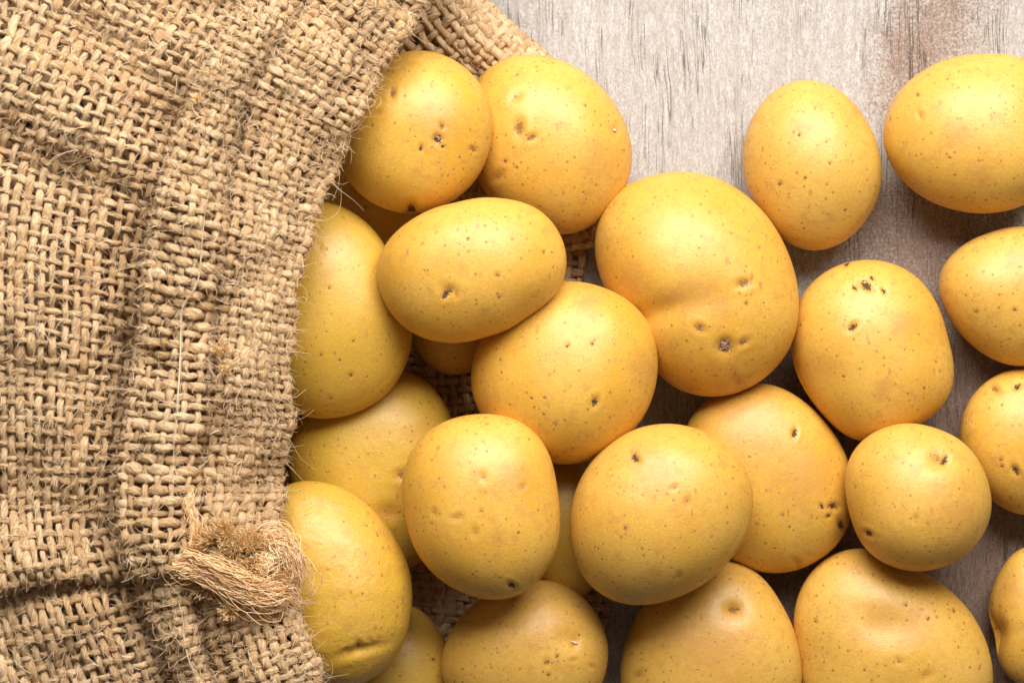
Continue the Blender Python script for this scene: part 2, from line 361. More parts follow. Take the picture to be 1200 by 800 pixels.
pot('N', 'speckled oval potato leaning right, lower centre, in front of the flat tan one',
    [(785,497),(825,506),(855,525),(875,553),(882,588),(874,626),(851,658),(815,688),(782,702),(748,708),(715,701),(690,683),(673,652),(669,612),(675,575),(694,541),(725,513),(752,501)],
    tone=.0, marks=[(744,536,5,'dark'),(806,586,10,'stain'),(805,588,4.5,'soft'),(790,571,4,'soft'),(770,555,30,'stain'),(847,543,7,'stain'),(733,618,3,'spot'),(795,675,4,'soft'),(764,672,12,'stain'),(752,535,24,'stain')])
pot('L', 'small round potato with one dimpled eye, resting on the three around it at lower right',
    [(1061,496),(1095,502),(1125,516),(1146,540),(1158,570),(1160,602),(1143,636),(1117,657),(1080,668),(1046,663),(1016,644),(1001,616),(993,584),(991,556),(1002,526),(1028,505)],
    tone=.0, h=.84, marks=[(1108,538,4.5,'dark'),(1100,536,8,'soft'),(1017,625,4.5,'dark'),(1131,572,9,'stain'),(1120,600,40,'stain'),(1103,634,8,'stain'),(1073,607,4,'soft')],
    dents=[(1102,541,18,10,5,4)])
pot('C', 'wide oval potato lying on top mid heap, dark eye low on its left',
    [(589,234),(630,245),(656,275),(664,310),(654,340),(619,369),(570,393),(525,401),(487,391),(461,370),(445,338),(443,308),(457,280),(487,256),(535,239)],
    tone=.05, h=.84, marks=[(522,345,5,'dark'),(527,340,8,'soft'),(608,254,4,'stain'),(583,322,3.4,'spot'),(643,270,9,'stain'),(548,280,2.6,'spot'),(637,295,3,'spot'),(585,348,3,'spot'),(460,358,5,'stain')])
pot('P', 'large wrinkled yellow potato below the sack edge, with a creased eye near the bottom',
    [(356,564),(397,571),(435,597),(464,634),(480,672),(482,710),(476,742),(461,772),(435,795),(404,804),(370,798),(338,775),(316,730),(308,670),(308,610),(324,574)],
    tone=.6, wr=1.0, marks=[(420,757,5,'pit'),(433,749,3,'soft'),(405,762,3,'soft'),(445,747,2.5,'soft'),(376,588,10,'stain')],
    dents=[(422,762,26,6,-14,5)])

def outline_fn(pts, f, c):
    d = (pts - c) * f * np.array([1, -1])
    th = np.arctan2(d[:, 1], d[:, 0]); r = np.hypot(d[:, 0], d[:, 1])
    o = np.argsort(th); th = th[o]; r = r[o]
    # periodic smooth interpolation, lightly low-passed with a Fourier series
    g = np.linspace(-np.pi, np.pi, 256, endpoint=False)
    rr = np.interp(g, np.concatenate([th - 2 * np.pi, th, th + 2 * np.pi]), np.tile(r, 3))
    F = np.fft.rfft(rr); k = np.arange(len(F)); F *= np.exp(-(k / 9.5) ** 4)
    rr = np.fft.irfft(F, 256)
    # polylines cut corners: push out slightly to keep the traced size
    rr *= 1.006
    gg = np.concatenate([g, [np.pi]]); r2 = np.concatenate([rr, rr[:1]])
    return lambda t: np.interp(t, gg, r2)

def cloth_floor(x, y):      # bottom layer of the sack under the left part of the heap (x, y in plan units)
    return np.where(x + 600 < 715, 14.0, 1.0)

# stack: each potato is lowered until it touches what lies under it
STEP = 4.0
gx = np.arange(-420, 760, STEP); gy = np.arange(-520, 420, STEP)
GX, GY = np.meshgrid(gx, gy); TOP = cloth_floor(GX, GY)
for p in P:
    c = p['pts'].mean(0); c = (p['pts'].max(0) + p['pts'].min(0)) / 2; p['c'] = c
    ext = p['pts'].max(0) - p['pts'].min(0); w = ext.min() / 2
    zc = 90.0
    for it in range(4):
        f = (HC - zc) / HC; h = w * p['h'] * f
        rf = outline_fn(p['pts'], f, c); cx, cy = (c[0] - 600) * f, (400 - c[1]) * f
        dx, dy = GX - cx, GY - cy; rho = np.hypot(dx, dy) / rf(np.arctan2(dy, dx)); ins = rho < 0.93
        half = h * np.sqrt(np.maximum(0, 1 - (rho[ins] / .93) ** 2))
        zc = float(np.max(TOP[ins] + half * 0.97)) - 3.0 + dict(L=30, N=8, F=6, C=6, B=0).get(p['key'], 0) if p['z'] is None else p['z']
    p.update(zc=zc, f=f, hh=h, rf=rf, cx=cx, cy=cy)
    T = TOP.copy(); T[ins] = np.maximum(TOP[ins], zc + half); TOP = T
    print('potato', p['key'], 'z', round(zc), 'h', round(h), 'top', round(zc + h))

def sphere_dirs(n):
    """even grid on a sphere from a cube, denser on top; welded"""
    key = {}; V = []; F = []
    t = np.tan(np.linspace(-1, 1, n + 1) * math.pi / 4)
    ij = np.rint(np.linspace(0, n, n + 1)).astype(int)
    idx = {}
    for ax in range(3):
        for sg in (-1, 1):
            for a in range(n):
                for b in range(n):
                    q = []
                    for (u, v) in ((a, b), (a + 1, b), (a + 1, b + 1), (a, b + 1)):
                        k = [0, 0, 0]; k[ax] = n if sg > 0 else 0; k[(ax + 1) % 3] = u; k[(ax + 2) % 3] = v; k = tuple(k)
                        i = idx.get(k)
                        if i is None: i = idx[k] = len(V); V.append(k)
                        q.append(i)
                    F.append(q if sg > 0 else q[::-1])
    V = t[np.array(V)]; V /= np.linalg.norm(V, axis=1)[:, None]
    V = V + np.array([0, 0, .32]); V /= np.linalg.norm(V, axis=1)[:, None]
    return V, np.array(F)
_cache = {}
def dirs(n):
    if n not in _cache: _cache[n] = sphere_dirs(n)
    return _cache[n]

def sinnoise(p, seed, freq, n=7):
    r = np.random.default_rng(seed); o = np.zeros(len(p))
    for _ in range(n):
        k = r.normal(size=3); k *= freq * r.uniform(.6, 1.4) / np.linalg.norm(k)
        o += np.sin(p @ k + r.uniform(0, 6.28))
    return o / math.sqrt(n)

def build_potato(i, p):
    D, F = dirs(p['res'])
    th = np.arctan2(D[:, 1], D[:, 0]); s = np.sqrt(np.maximum(0, 1 - D[:, 2] ** 2))
    rf = p['rf'](th)
    h = p['hh']
    # slightly squarer or pointier section from potato to potato
    e = 0.93 + 0.05 * math.sin(i * 2.3)
    sx = np.power(s, e)
    x = rf * sx * np.cos(th); y = rf * sx * np.sin(th); z = h * D[:, 2]
    q = np.stack([x, y, z], -1)
    up = cl(D[:, 2] * 2.2)
    n1 = sinnoise(q, 100 + i, 0.022); n2 = sinnoise(q, 300 + i, 0.05)
    z = z + up * (n1 * h * 0.050 + n2 * h * 0.016)
    f = p['f']
    gxp = 600 + (p['cx'] + x) / f; gyp = 400 - (p['cy'] + y) / f
    # correct for the apparent shift of the raised surface
    kk = HC / (HC - (p['zc'] + z)) * f
    gxp = 600 + (p['cx'] + x) / f * kk; gyp = 400 - (p['cy'] + y) / f * kk
    eye = np.zeros(len(q)); stain = np.zeros(len(q)); dark = np.zeros(len(q)); dz = np.zeros(len(q))
    vis = D[:, 2] > 0.02
    for (mx, my, r, kind) in p['marks']:
        an = (mx * 0.37 + my * 0.73) % 3.14; ca_, sa_ = math.cos(an), math.sin(an); asp = 1.0 if kind in ('stain', 'scar', 'scar2', 'spot') else 1.35
        e1_ = ((gxp - mx) * ca_ + (gyp - my) * sa_) / asp; e2_ = (-(gxp - mx) * sa_ + (gyp - my) * ca_) * asp ** .5
        d = np.hypot(e1_, e2_)
        if kind == 'stain':
            stain = np.maximum(stain, np.where(vis, cl(1 - d / (r * 1.35)), 0)); continue
        c = np.where(vis, cl(1 - d / (r * 2.25)), 0)
        amp = dict(dark=1.0, pit=.92, soft=.70, spot=.90, scar=1.0, scar2=1.0, bud=.7, whitebud=.62)[kind]
        eye = np.maximum(eye, c * amp)
        dk = dict(dark=1.0, pit=.25, soft=0, spot=.55, scar=.5, scar2=.9, bud=.2, whitebud=0)[kind]
        dark = np.where(c > 0.05, np.maximum(dark, dk), dark)
        dep = dict(dark=.45, pit=.36, soft=.22, spot=.12, scar=.50, scar2=.5, bud=.3, whitebud=.3)[kind]
        g = np.exp(-(d / (r * 0.95)) ** 2); g2 = np.exp(-((d - r * 1.9) / (r * 0.8)) ** 2)
        brow = np.exp(-((e2_ + r * 1.7) / (r * .7)) ** 2 - (e1_ / (r * 2.2)) ** 2)
        dz += np.where(vis, -dep * r * g + 0.04 * r * g2 + (0.07 * r * brow if r > 4 and kind in ('dark', 'pit') else 0), 0)
    for (mx, my, a, b, rot, dep) in p['dents']:
        if p['key'] == 'F': a, b, rot, dep = a, b, rot, 6.0 if a > 65 else 3.0
        r = math.radians(rot); ux = (gxp - mx) * math.cos(r) + (gyp - my) * math.sin(r); uy = -(gxp - mx) * math.sin(r) + (gyp - my) * math.cos(r)
        dz += np.where(vis, -dep * np.exp(-(ux / a) ** 2 - (uy / b) ** 2), 0)
    # push along the ellipsoid normal
    nn = np.stack([x / (rf ** 2), y / (rf ** 2), z / h ** 2], -1); nn /= np.linalg.norm(nn, axis=1)[:, None]
    w = p['wr']
    if w: dz = dz + w * up * 0.28 * sinnoise(q, 500 + i, 0.22, 14)
    v = np.stack([x, y, z], -1) + nn * dz[:, None]
    o = make_mesh('potato', v * S, F, M_POT, attrs=dict(eye=eye, stain=stain, dark=dark, tone=np.full(len(v), p['tone']), wrinkle=np.full(len(v), w)))
    o.location = (p['cx'] * S, p['cy'] * S, p['zc'] * S)
    o['label'] = p['label']; o['category'] = 'potato'; o['group'] = 'potatoes spilling out of the burlap sack'
    # dried sprouts and buds that stand proud of the skin
    for (mx, my, r, kind) in p['marks']:
        if kind not in ('scar', 'scar2', 'bud', 'whitebud'): continue
        d = np.hypot(gxp - mx, gyp - my); d = np.where(vis, d, 1e9); j = int(np.argmin(d))
        c0 = v[j]; nz = nn[j]; a = np.cross(nz, [0.3, 1, 0.2]); a /= np.linalg.norm(a); b = np.cross(nz, a)
        D2, F2 = dirs(10)
        V2 = []; FF = []
        lumps = 6 if kind == 'scar' else (4 if kind == 'scar2' else 1)
        rr = np.random.default_rng(900 + i)
        for L in range(lumps):
            rad = r * (0.34 if lumps > 1 else 0.55); ang = rr.uniform(0, 6.28); ds = 0 if lumps == 1 else r * rr.uniform(.15, .62)
            el = np.array([rr.uniform(.7, 1.6), rr.uniform(.45, .8), rr.uniform(.5, .9)])
            dd = D2 * rad * (1 + 0.22 * sinnoise(D2, 77 + L + i, 4.0)[:, None]) * el
            ca, sa = math.cos(ang), math.sin(ang); dd = np.stack([dd[:, 0] * ca - dd[:, 1] * sa, dd[:, 0] * sa + dd[:, 1] * ca, dd[:, 2]], -1)
            w2 = c0 + a * (dd[:, :1] + ds * math.cos(ang)) + b * (dd[:, 1:2] + ds * math.sin(ang)) + nz * (dd[:, 2:3] + rad * .30)
            FF.append(F2 + len(V2) * len(D2)); V2.append(w2)
        make_mesh('sprout', np.concatenate(V2) * S, np.concatenate(FF), M_BUDPALE if kind in ('bud', 'whitebud') else M_BUD, parent=o)
    return o
for i, p in enumerate(P): build_potato(i, p)

# ---------------------------------------------------------------- burlap
YS = np.array([-400,-200,-40,0,100,200,300,400,500,560,630,700,800,900,1000.])
CUR = {   # plan x of: left reference, hem start, hem seam, mouth fold, at each y
 'L': [180,110,36,20,-20,-50,-60,-55,-45,-42,-40,-30,0,30,60],
 'G': [470,395,318,300,243,205,184,175,158,150,153,180,222,262,300],
 'M': [550,460,376,352,290,265,257,246,240,232,222,224,246,276,310],
 'E': [710,610,511,490,432,386,351,337,336,328,322,340,372,410,450],
}
CX = np.array([CUR[k] for k in ('L', 'G', 'M', 'E')], float)
def smooth_interp(y, ys, vs):
    i = np.clip(np.searchsorted(ys, y) - 1, 0, len(ys) - 2)
    m = np.gradient(vs, ys)
    h = ys[i + 1] - ys[i]; t = (y - ys[i]) / h
    return ((2*t**3-3*t**2+1)*vs[i] + (t**3-2*t**2+t)*h*m[i] + (-2*t**3+3*t**2)*vs[i+1] + (t**3-t**2)*h*m[i+1])
def Xc(u, y):
    cs = [smooth_interp(y, YS, c) for c in CX]
    x = np.where(u < 1, cs[0] + (cs[1] - cs[0]) * u, np.where(u < 2, cs[1] + (cs[2] - cs[1]) * (u - 1), cs[2] + (cs[3] - cs[2]) * (u - 2)))
    return x
TV = np.array([-500,-100,0,100,200,300,400,500,600,650,690,750,850,1000.]); TT = np.array([.5,.55,.5,.42,.32,.22,.15,.06,-.04,-.12,-.22,-.34,-.40,-.42])
def tilt(v): return np.interp(v, TV, TT)
def uv_to_plan(u, v):
    y = v.copy()
    for _ in range(14):
        x = Xc(u, y); y = 0.5 * y + 0.5 * (v + tilt(v) * (x - 250))
    return Xc(u, y), y

def lowf(x, y, f, s): return np.sin(x * f + 1.7 * s + 1.1 * np.sin(y * f * .8 + s)) * np.sin(y * f * 1.1 + 0.7 * s + np.sin(x * f * .7 + 2 * s))
def sheet_z(x, y, v):
    z = np.full_like(x, 236.0)
    z += 16 * lowf(x, y, 0.017, 1.0) + 7 * lowf(x, y, 0.04, 2.2) + 2.5 * lowf(x, y, 0.09, 4.1)
    g = lambda cx, cy, sx, sy, r=0: np.exp(-((((x-cx)*math.cos(r)+(y-cy)*math.sin(r))/sx)**2 + ((-(x-cx)*math.sin(r)+(y-cy)*math.cos(r))/sy)**2))
    z += 26 * g(70, 420, 75, 110) + 22 * g(110, 130, 80, 60) - 46 * g(236, 2, 46, 30, .3) + 12 * g(300, 55, 30, 50, .45)
    # folds running down from the left of the hem
    z += -20 * g(140, 500, 22, 130, .06) + 9 * g(60, 640, 70, 40)
    # crease at the bottom left: upper cloth laps over the lower
    q = v - 656 + 5 * np.sin(x * .03); k = smooth(250, 165, x)
    z += k * (22 * np.exp(-np.minimum(q, 0) ** 2 / 45 ** 2) * (q < 0) + np.where(q >= 0, 22 - 33 * smooth(0, 6, q) + 25 * smooth(6, 30, q), 0))
    # the sack falls away at the far corner and outside the picture
    t = np.maximum(0, 80 - (x * .95 + y * .75)); z -= 0.0135 * t ** 2
    z -= 250 * smooth(-15, -210, x) + 235 * smooth(-30, -230, y) + 200 * smooth(860, 1000, y)
    return np.maximum(z, 14)

def roll(a, R):
    """arc length a past a fold of radius R -> offset outward and drop"""
    a = np.maximum(a, 0); ang = np.minimum(a / R, math.pi); rest = np.maximum(0, a - math.pi * R)
    return R * np.sin(ang) - rest, R * (1 - np.cos(ang))

def body(u, v):
    x, y = uv_to_plan(u, v)
    z = sheet_z(x, y, v)
    z = z - 30 * np.exp(-((u - 0.97) / .14) ** 2)
    return np.stack([x, y, z], -1)

R_HEM, R_EDGE = 10.0, 12.0
def hem(u, v):
    """u 0..170 plan units across the hem, <0 rolls under on the left, beyond the width rolls over the mouth"""
    xg, yg = uv_to_plan(np.full_like(v, 1.0), v); xe, ye = uv_to_plan(np.full_like(v, 3.0), v)
    wdt = np.hypot(xe - xg, ye - yg) - 10
    w = u / 165.0 * wdt                              # arc position
    mid = cl(w / wdt)
    uu = np.where(mid < .40, 1 + mid / .40, 2 + (mid - .40) / .60)
    # thick-thin zones follow the seam line
    x, y = uv_to_plan(cl(uu, 1, 3), v)
    dirx, diry = (xe - xg) / (wdt + 10), (ye - yg) / (wdt + 10)
    x = x - dirx * 10 * smooth(.6, 1.0, mid)
    o1, d1 = roll(-w, R_HEM); o2, d2 = roll(w - wdt, R_EDGE)
    lx = -np.where(w < 0, o1, 0) + np.where(w > wdt, o2, 0)
    z = sheet_z(x, y, v) + 26
    z = z + 15 * np.exp(-((mid - .20) / .14) ** 2) - 20 * np.exp(-((mid - .43) / .06) ** 2) + 13 * np.exp(-((mid - .72) / .19) ** 2)
    z = z - np.where(w < 0, d1, 0) - np.where(w > wdt, d2, 0) - 5 * smooth(.85, 1, mid)
    wob = 2.5 * np.sin(v * .055) + 1.8 * np.sin(v * .13 + 1)
    return np.stack([x + dirx * lx + wob * mid, y + diry * lx, z], -1)

FY = np.array([-260,-120,-60,0,30,62,100,200,300,400,500,620,700,745,790,860,960.]); FX = np.array([400,480,530,566,597,634,668,694,706,716,726,738,742,734,712,700,690.])
def under(u, v):
    """bottom layer of the sack lying on the board; u 0 at the edge, growing inward (left)"""
    x0 = smooth_interp(v, FY, FX)
    dxe = np.interp(v, FY, np.gradient(FX, FY)); L = np.hypot(1, dxe); nx, ny = 1 / L, -dxe / L      # outward normal
    k = smooth(120, 20, v)                                # rolled up hem at the top
    nx = nx * 1.0; ny = ny * (0.35 + .65 * k); 
    inn = u
    hgt = 6 + k * 62
    prof = np.where(inn > 0, np.where(inn < 26, np.sqrt(np.maximum(0, 1 - ((26 - inn) / 26) ** 2)), 1 - 0.75 * smooth(26, 190, inn)), 0)
    z = 5 + hgt * prof * (1 - 0.0) + 1.5 * np.sin(v * .07 + u * .03)
    drop = np.where(inn < 0, -np.abs(inn) * .2, 0)
    wob = 3 * np.sin(v * .045 + .6) + 2 * np.sin(v * .11)
    y = v - ny * -1 * 0 + 0 * u
    return np.stack([x0 - nx * inn + wob * (1 - k), v - ny * inn, np.maximum(z + drop, 4)], -1)

_fe = np.stack([smooth_interp(np.linspace(-250, 400, 900), FY, FX), np.linspace(-250, 400, 900)], -1)
_fl = np.concatenate([[0], np.cumsum(np.hypot(*np.diff(_fe, axis=0).T))])
def back_hem_fn(u, v):
    """rolled mouth hem of the bottom layer; v is the arc length along its edge, u runs inward, negative u turns under"""
    def q(w): return np.interp(w, _fl, _fe[:, 0]), np.interp(w, _fl, _fe[:, 1])
    x, y = q(v); x2, y2 = q(v + 14); x1, y1 = q(v - 14)
    tx, ty = x2 - x1, y2 - y1; L = np.hypot(tx, ty); nx, ny = ty / L, -tx / L          # outward
    k = smooth(195, 60, y)
    R = 12 + 22 * k; H = 2 * R + 8
    o, d = roll(R * 1.57 - u, R)                         # arc from the top of the roll outward and down
    flat = np.maximum(0, u - R * 1.57)
    off = np.where(u > R * 1.57, -flat, o) - R
    z = np.where(u > R * 1.57, H - (H - 12) * smooth(0, 95, flat), H - d)
    z = z + 2 * np.sin(v * .06) + 1.5 * np.sin(v * .13 + u * .05)
    return np.stack([x + nx * off, y + ny * off, np.maximum(z, 6)], -1)
def world(P3): return at(P3[..., 0], P3[..., 1], P3[..., 2])

def frame(fn, u, v, eps=1.5):
    p = world(fn(u, v)); pu = world(fn(u + eps * getattr(fn, 'su', 1), v)); pv = world(fn(u, v + eps))
    n = np.cross(pv - p, pu - p); n /= np.linalg.norm(n, axis=-1)[..., None] + 1e-20
    return p, n

def tubes(centers, normals, ra, rb, sides, lens):
    """centers (n,3) -> verts, quads, uvs"""
    n = len(centers); T = np.gradient(centers, axis=0); T /= np.linalg.norm(T, axis=1)[:, None] + 1e-20
    B = np.cross(T, normals); B /= np.linalg.norm(B, axis=1)[:, None] + 1e-20; N = np.cross(B, T)
    ph = -math.pi / 2 + np.arange(sides) * 2 * math.pi / sides
    c, s = np.cos(ph), np.sin(ph)
    lob = 1 + (0.13 * np.cos(3 * ph[None, :] + lens[:, None] * 0.42 + ra[:1, None] * 9e5) if sides > 7 else 0)
    V = centers[:, None, :] + B[:, None, :] * (ra[:, None] * c * lob)[..., None] + N[:, None, :] * (rb[:, None] * s * lob)[..., None]
    i, j = np.meshgrid(np.arange(n - 1), np.arange(sides), indexing='ij'); j2 = (j + 1) % sides
    F = np.stack([i * sides + j, i * sides + j2, (i + 1) * sides + j2, (i + 1) * sides + j], -1).reshape(-1, 4)
    circ = 26.0
    ua = np.stack([lens[i], lens[i], lens[i + 1], lens[i + 1]], -1).reshape(-1); va = np.stack([j, j + 1, j + 1, j], -1).reshape(-1) / sides * circ
    return V.reshape(-1, 3), F, np.stack([ua, va], -1)

SAMP = []     # (point, normal, along) of thread tops, to grow fuzz on
def weave(name, fn, us, vs, urange, vrange, rw, rf, aw, af, parent, zone=None, sides=10, spc=4, fuzz=True):
    """threads 'us' run along v (warp), threads 'vs' run along u (weft)"""
    V = []; F = []; UVc = []; T = []; base = 0
    r = np.random.default_rng(hash(name) % 1000 if False else len(name) * 31)
    pu = np.median(np.diff(us)); pv = np.median(np.diff(vs))
    us = us + r.normal(0, .09 * abs(pu), len(us)); vs = vs + r.normal(0, .07 * abs(pv), len(vs))
    iu = np.arange(len(us)); iv = np.arange(len(vs))
    ru = r.lognormal(0, .13, len(us)); rv = r.lognormal(0, .15, len(vs))
    def slub(n, sp):
        k = r.normal(size=n); w = max(2, int(sp)); ker = np.hanning(w * 2 + 1); ker /= ker.sum()
        s = np.convolve(r.normal(size=n + 4 * w), ker, 'same')[2 * w:2 * w + n]; return s / (s.std() + 1e-6)
    def add(u, v, off, radn, radt, tone, smp):
        nonlocal base
        p, nrm = frame(fn, u, v)
        c = p + nrm * (off * S)[:, None]
        ln = np.concatenate([[0], np.cumsum(np.linalg.norm(np.diff(c, axis=0), axis=1))]) / S
        vv, ff, uvv = tubes(c, nrm, radt * S, radn * S, sides, ln + tone * 500)
        V.append(vv); F.append(ff + base); UVc.append(uvv); base += len(vv); T.append(np.full(len(vv), tone))
        if fuzz:
            tt = np.gradient(c, axis=0); tt /= np.linalg.norm(tt, axis=1)[:, None] + 1e-20
            SAMP.append((c + nrm * (radn * S)[:, None], nrm, tt, off))
    for a, u0 in enumerate(us):                       # warps
        n = int((vrange[1] - vrange[0]) / abs(pv) * spc); v = np.linspace(*vrange, n)
        jf = np.interp(v, vs, iv); wig = slub(n, spc * 5) * .07 * abs(pu)
        # threads lie over one side of the crossing a little more than the other
        ph = np.cos(math.pi * (jf + a)); off = aw * np.sign(ph) * np.abs(ph) ** .8
        sl = np.exp(.10 * slub(n, spc * 2)) * ru[a]; z = zone(np.full(n, u0), v) if zone else (1, 1)
        rr = rw * sl * z[0] * (1 + .10 * ph)
        add(np.full(n, u0) + wig, v, off * 1.0, rr * .74, rr, r.uniform(0, 1), True)
    for b, v0 in enumerate(vs):                       # wefts
        n = int((urange[1] - urange[0]) / abs(pu) * spc); u = np.linspace(*urange, n)
        jf = np.interp(u, us, iu) if us[1] > us[0] else np.interp(u, us[::-1], iu[::-1]); wig = slub(n, spc * 5) * .09 * abs(pv)
        ph = -np.cos(math.pi * (jf + b)); off = af * np.sign(ph) * np.abs(ph) ** .75
        z = zone(u, np.full(n, v0)) if zone else (1, 1)
        sl = np.exp(.10 * slub(n, spc * 2)) * rv[b]
        rr = rf * sl * z[1] * (1 + .12 * ph)
        add(u, np.full(n, v0) + wig, off, rr * .78, rr, r.uniform(0, 1), True)
    o = make_mesh(name, np.concatenate(V), np.concatenate(F), M_BURLAP, parent=parent, attrs={'tone': np.concatenate(T)}, uvs=np.concatenate(UVc))
    return o

sack = bpy.data.objects.new('burlap_sack', None); C.objects.link(sack)
sack['label'] = 'coarse woven burlap sack lying open on its side with a frayed hem'; sack['category'] = 'sack'

body.su = 1 / 240.0
vb = np.arange(-420, 1000, 12.3)
ub = np.arange(-0.62, 1.14, 13.2 / 245)
bodyo = weave('cloth_body', body, ub, vb, (-0.64, 1.14), (-380, 960), 4.4, 3.2, 2.2, 3.1, sack)
def hemzone(u, v):
    k = smooth(-12, 0, u) * smooth(68, 56, u) * smooth(60, 190, v)
    return 1 - .15 * k, 1 + .28 * k
uh = np.concatenate([np.arange(-34, -2, 13.5), np.array([3, 16.5, 30, 43.5, 57.]), np.arange(69, 250, 11.8)])
hemo = weave('hem', hem, uh, np.arange(-330, 960, 11.9), (-36, 246), (-300, 940), 4.2, 3.4, 2.3, 3.3, sack, zone=hemzone)
backhem = weave('back_hem', back_hem_fn, np.arange(-12, 150, 9.4), np.arange(60, 640, 10.4), (-14, 150), (66, 630), 4.7, 4.2, 2.2, 3.4, sack, sides=8, spc=4)
undo = weave('back_cloth', under, np.arange(30, 860, 13.5), np.arange(-330, 940, 12.0), (26, 860), (-320, 930), 6.1, 5.1, 2.4, 3.8, sack, sides=5, spc=3)

# ---------------------------------------------------------------- loose fibres
def strands(name, start, dirn, length, rad, tone, mat, parent, k=6, curl=.35, pull=None, seed=1, kind=None):
    """start (n,3) world, dirn (n,3) unit, length/rad (n,) in units; thin three-sided tubes"""
    r = np.random.default_rng(seed); n = len(start)
    P0 = [start]; d = dirn.copy(); bend = r.normal(0, 1, (n, 3)) * curl
    for s in range(k - 1):
        P0.append(P0[-1] + d * (length / (k - 1) * S)[:, None])
        bend = bend * .8 + r.normal(0, 1, (n, 3)) * curl * .5
        d = d + bend / (k - 1) * 2.2
        if pull is not None: d = d + pull / (k - 1)
        d /= np.linalg.norm(d, axis=1)[:, None]
    Cn = np.stack(P0, 1)                               # n,k,3
    T = np.gradient(Cn, axis=1); T /= np.linalg.norm(T, axis=2)[..., None] + 1e-20
    ref = np.where(np.abs(T[..., 2:3]) > .9, np.array([1., 0, 0]), np.array([0, 0, 1.]))
    B = np.cross(T, ref); B /= np.linalg.norm(B, axis=2)[..., None]; N = np.cross(B, T)
    taper = np.linspace(1, .45, k)[None, :, None]
    V = []
    for a in range(3):
        ph = a * 2.094
        V.append(Cn + (B * math.cos(ph) + N * math.sin(ph)) * (rad * S)[:, None, None] * taper)
    V = np.stack(V, 2).reshape(-1, 3)                  # n,k,3sides
    i, j, a = np.meshgrid(np.arange(n), np.arange(k - 1), np.arange(3), indexing='ij'); a2 = (a + 1) % 3
    q = lambda jj, aa: (i * k + jj) * 3 + aa
    F = np.stack([q(j, a), q(j, a2), q(j + 1, a2), q(j + 1, a)], -1).reshape(-1, 4)
    o = make_mesh(name, V, F, mat, parent=parent, attrs={'tone': np.repeat(tone, k * 3)})
    if kind: o['kind'] = kind
    return o

A_c = np.concatenate([s[0] for s in SAMP]); A_n = np.concatenate([s[1] for s in SAMP]); A_t = np.concatenate([s[2] for s in SAMP]); A_o = np.concatenate([s[3] for s in SAMP])
kz = HC / (HC - A_c[:, 2] / S); ax_ = A_c[:, 0] / S * kz + 600; ay_ = 400 - A_c[:, 1] / S * kz
ok = (ax_ > -25) & (ax_ < 760) & (ay_ > -25) & (ay_ < 825) & (A_o > 0) & (A_n[:, 2] > -.1)
idx = np.nonzero(ok)[0]
NF = 26000
pick = rng.choice(idx, NF)
u3 = rng.normal(size=(NF, 3)); d = A_t[pick] * rng.choice([-1, 1], NF)[:, None] * .9 + A_n[pick] * rng.uniform(.0, .55, NF)[:, None] + u3 * .45
d /= np.linalg.norm(d, axis=1)[:, None]
strands('loose_fibres', A_c[pick] - A_n[pick] * S, d, rng.gamma(2.0, 4.4, NF) + 4, rng.uniform(.22, .50, NF), rng.uniform(0, 1, NF), M_FUZZ, sack, k=4, curl=.6,
        pull=-A_n[pick] * .55, seed=3, kind='stuff')
# longer hairs standing off the mouth fold, and along the hem's raw left side
edge = np.nonzero(ok & (A_n[:, 0] > .25) & (ax_ > 240) & (ax_ < 520))[0]
pe = rng.choice(edge, 650)
d = A_n[pe] * rng.uniform(.3, 1, 650)[:, None] + rng.normal(size=(650, 3)) * .5; d /= np.linalg.norm(d, axis=1)[:, None]
strands('edge_fibres', A_c[pe], d, rng.gamma(2.0, 6, 650) + 4, rng.uniform(.16, .34, 650), rng.uniform(.3, 1, 650), M_FUZZ, sack, k=7, curl=.5, seed=5, kind='stuff')

pe = rng.choice(edge, 70)
d = A_n[pe] * rng.uniform(.2, .8, 70)[:, None] + np.array([.6, 0, .1]) + rng.normal(size=(70, 3)) * .6; d /= np.linalg.norm(d, axis=1)[:, None]
strands('long_fibres', A_c[pe], d, rng.uniform(25, 65, 70), rng.uniform(.14, .26, 70), rng.uniform(.5, 1, 70), M_FUZZ, sack, k=12, curl=.9, seed=6, kind='stuff')

# ---------------------------------------------------------------- frayed tuft, seam bundle and sewing thread
def top_at(px, py):
    """height of the hem surface at a plan point (nearest thread sample)"""
    d = (ax_ - px) ** 2 + (ay_ - py) ** 2 + np.where(A_n[:, 2] > .2, 0, 1e5); j = np.argsort(d)[:12]
    return float((A_c[j, 2] / S).max())

def catmull(pts, n):
    pts = np.array(pts, float); t = np.linspace(0, len(pts) - 1, n)
    return np.stack([smooth_interp(t, np.arange(len(pts), dtype=float), pts[:, k]) for k in range(pts.shape[1])], -1)

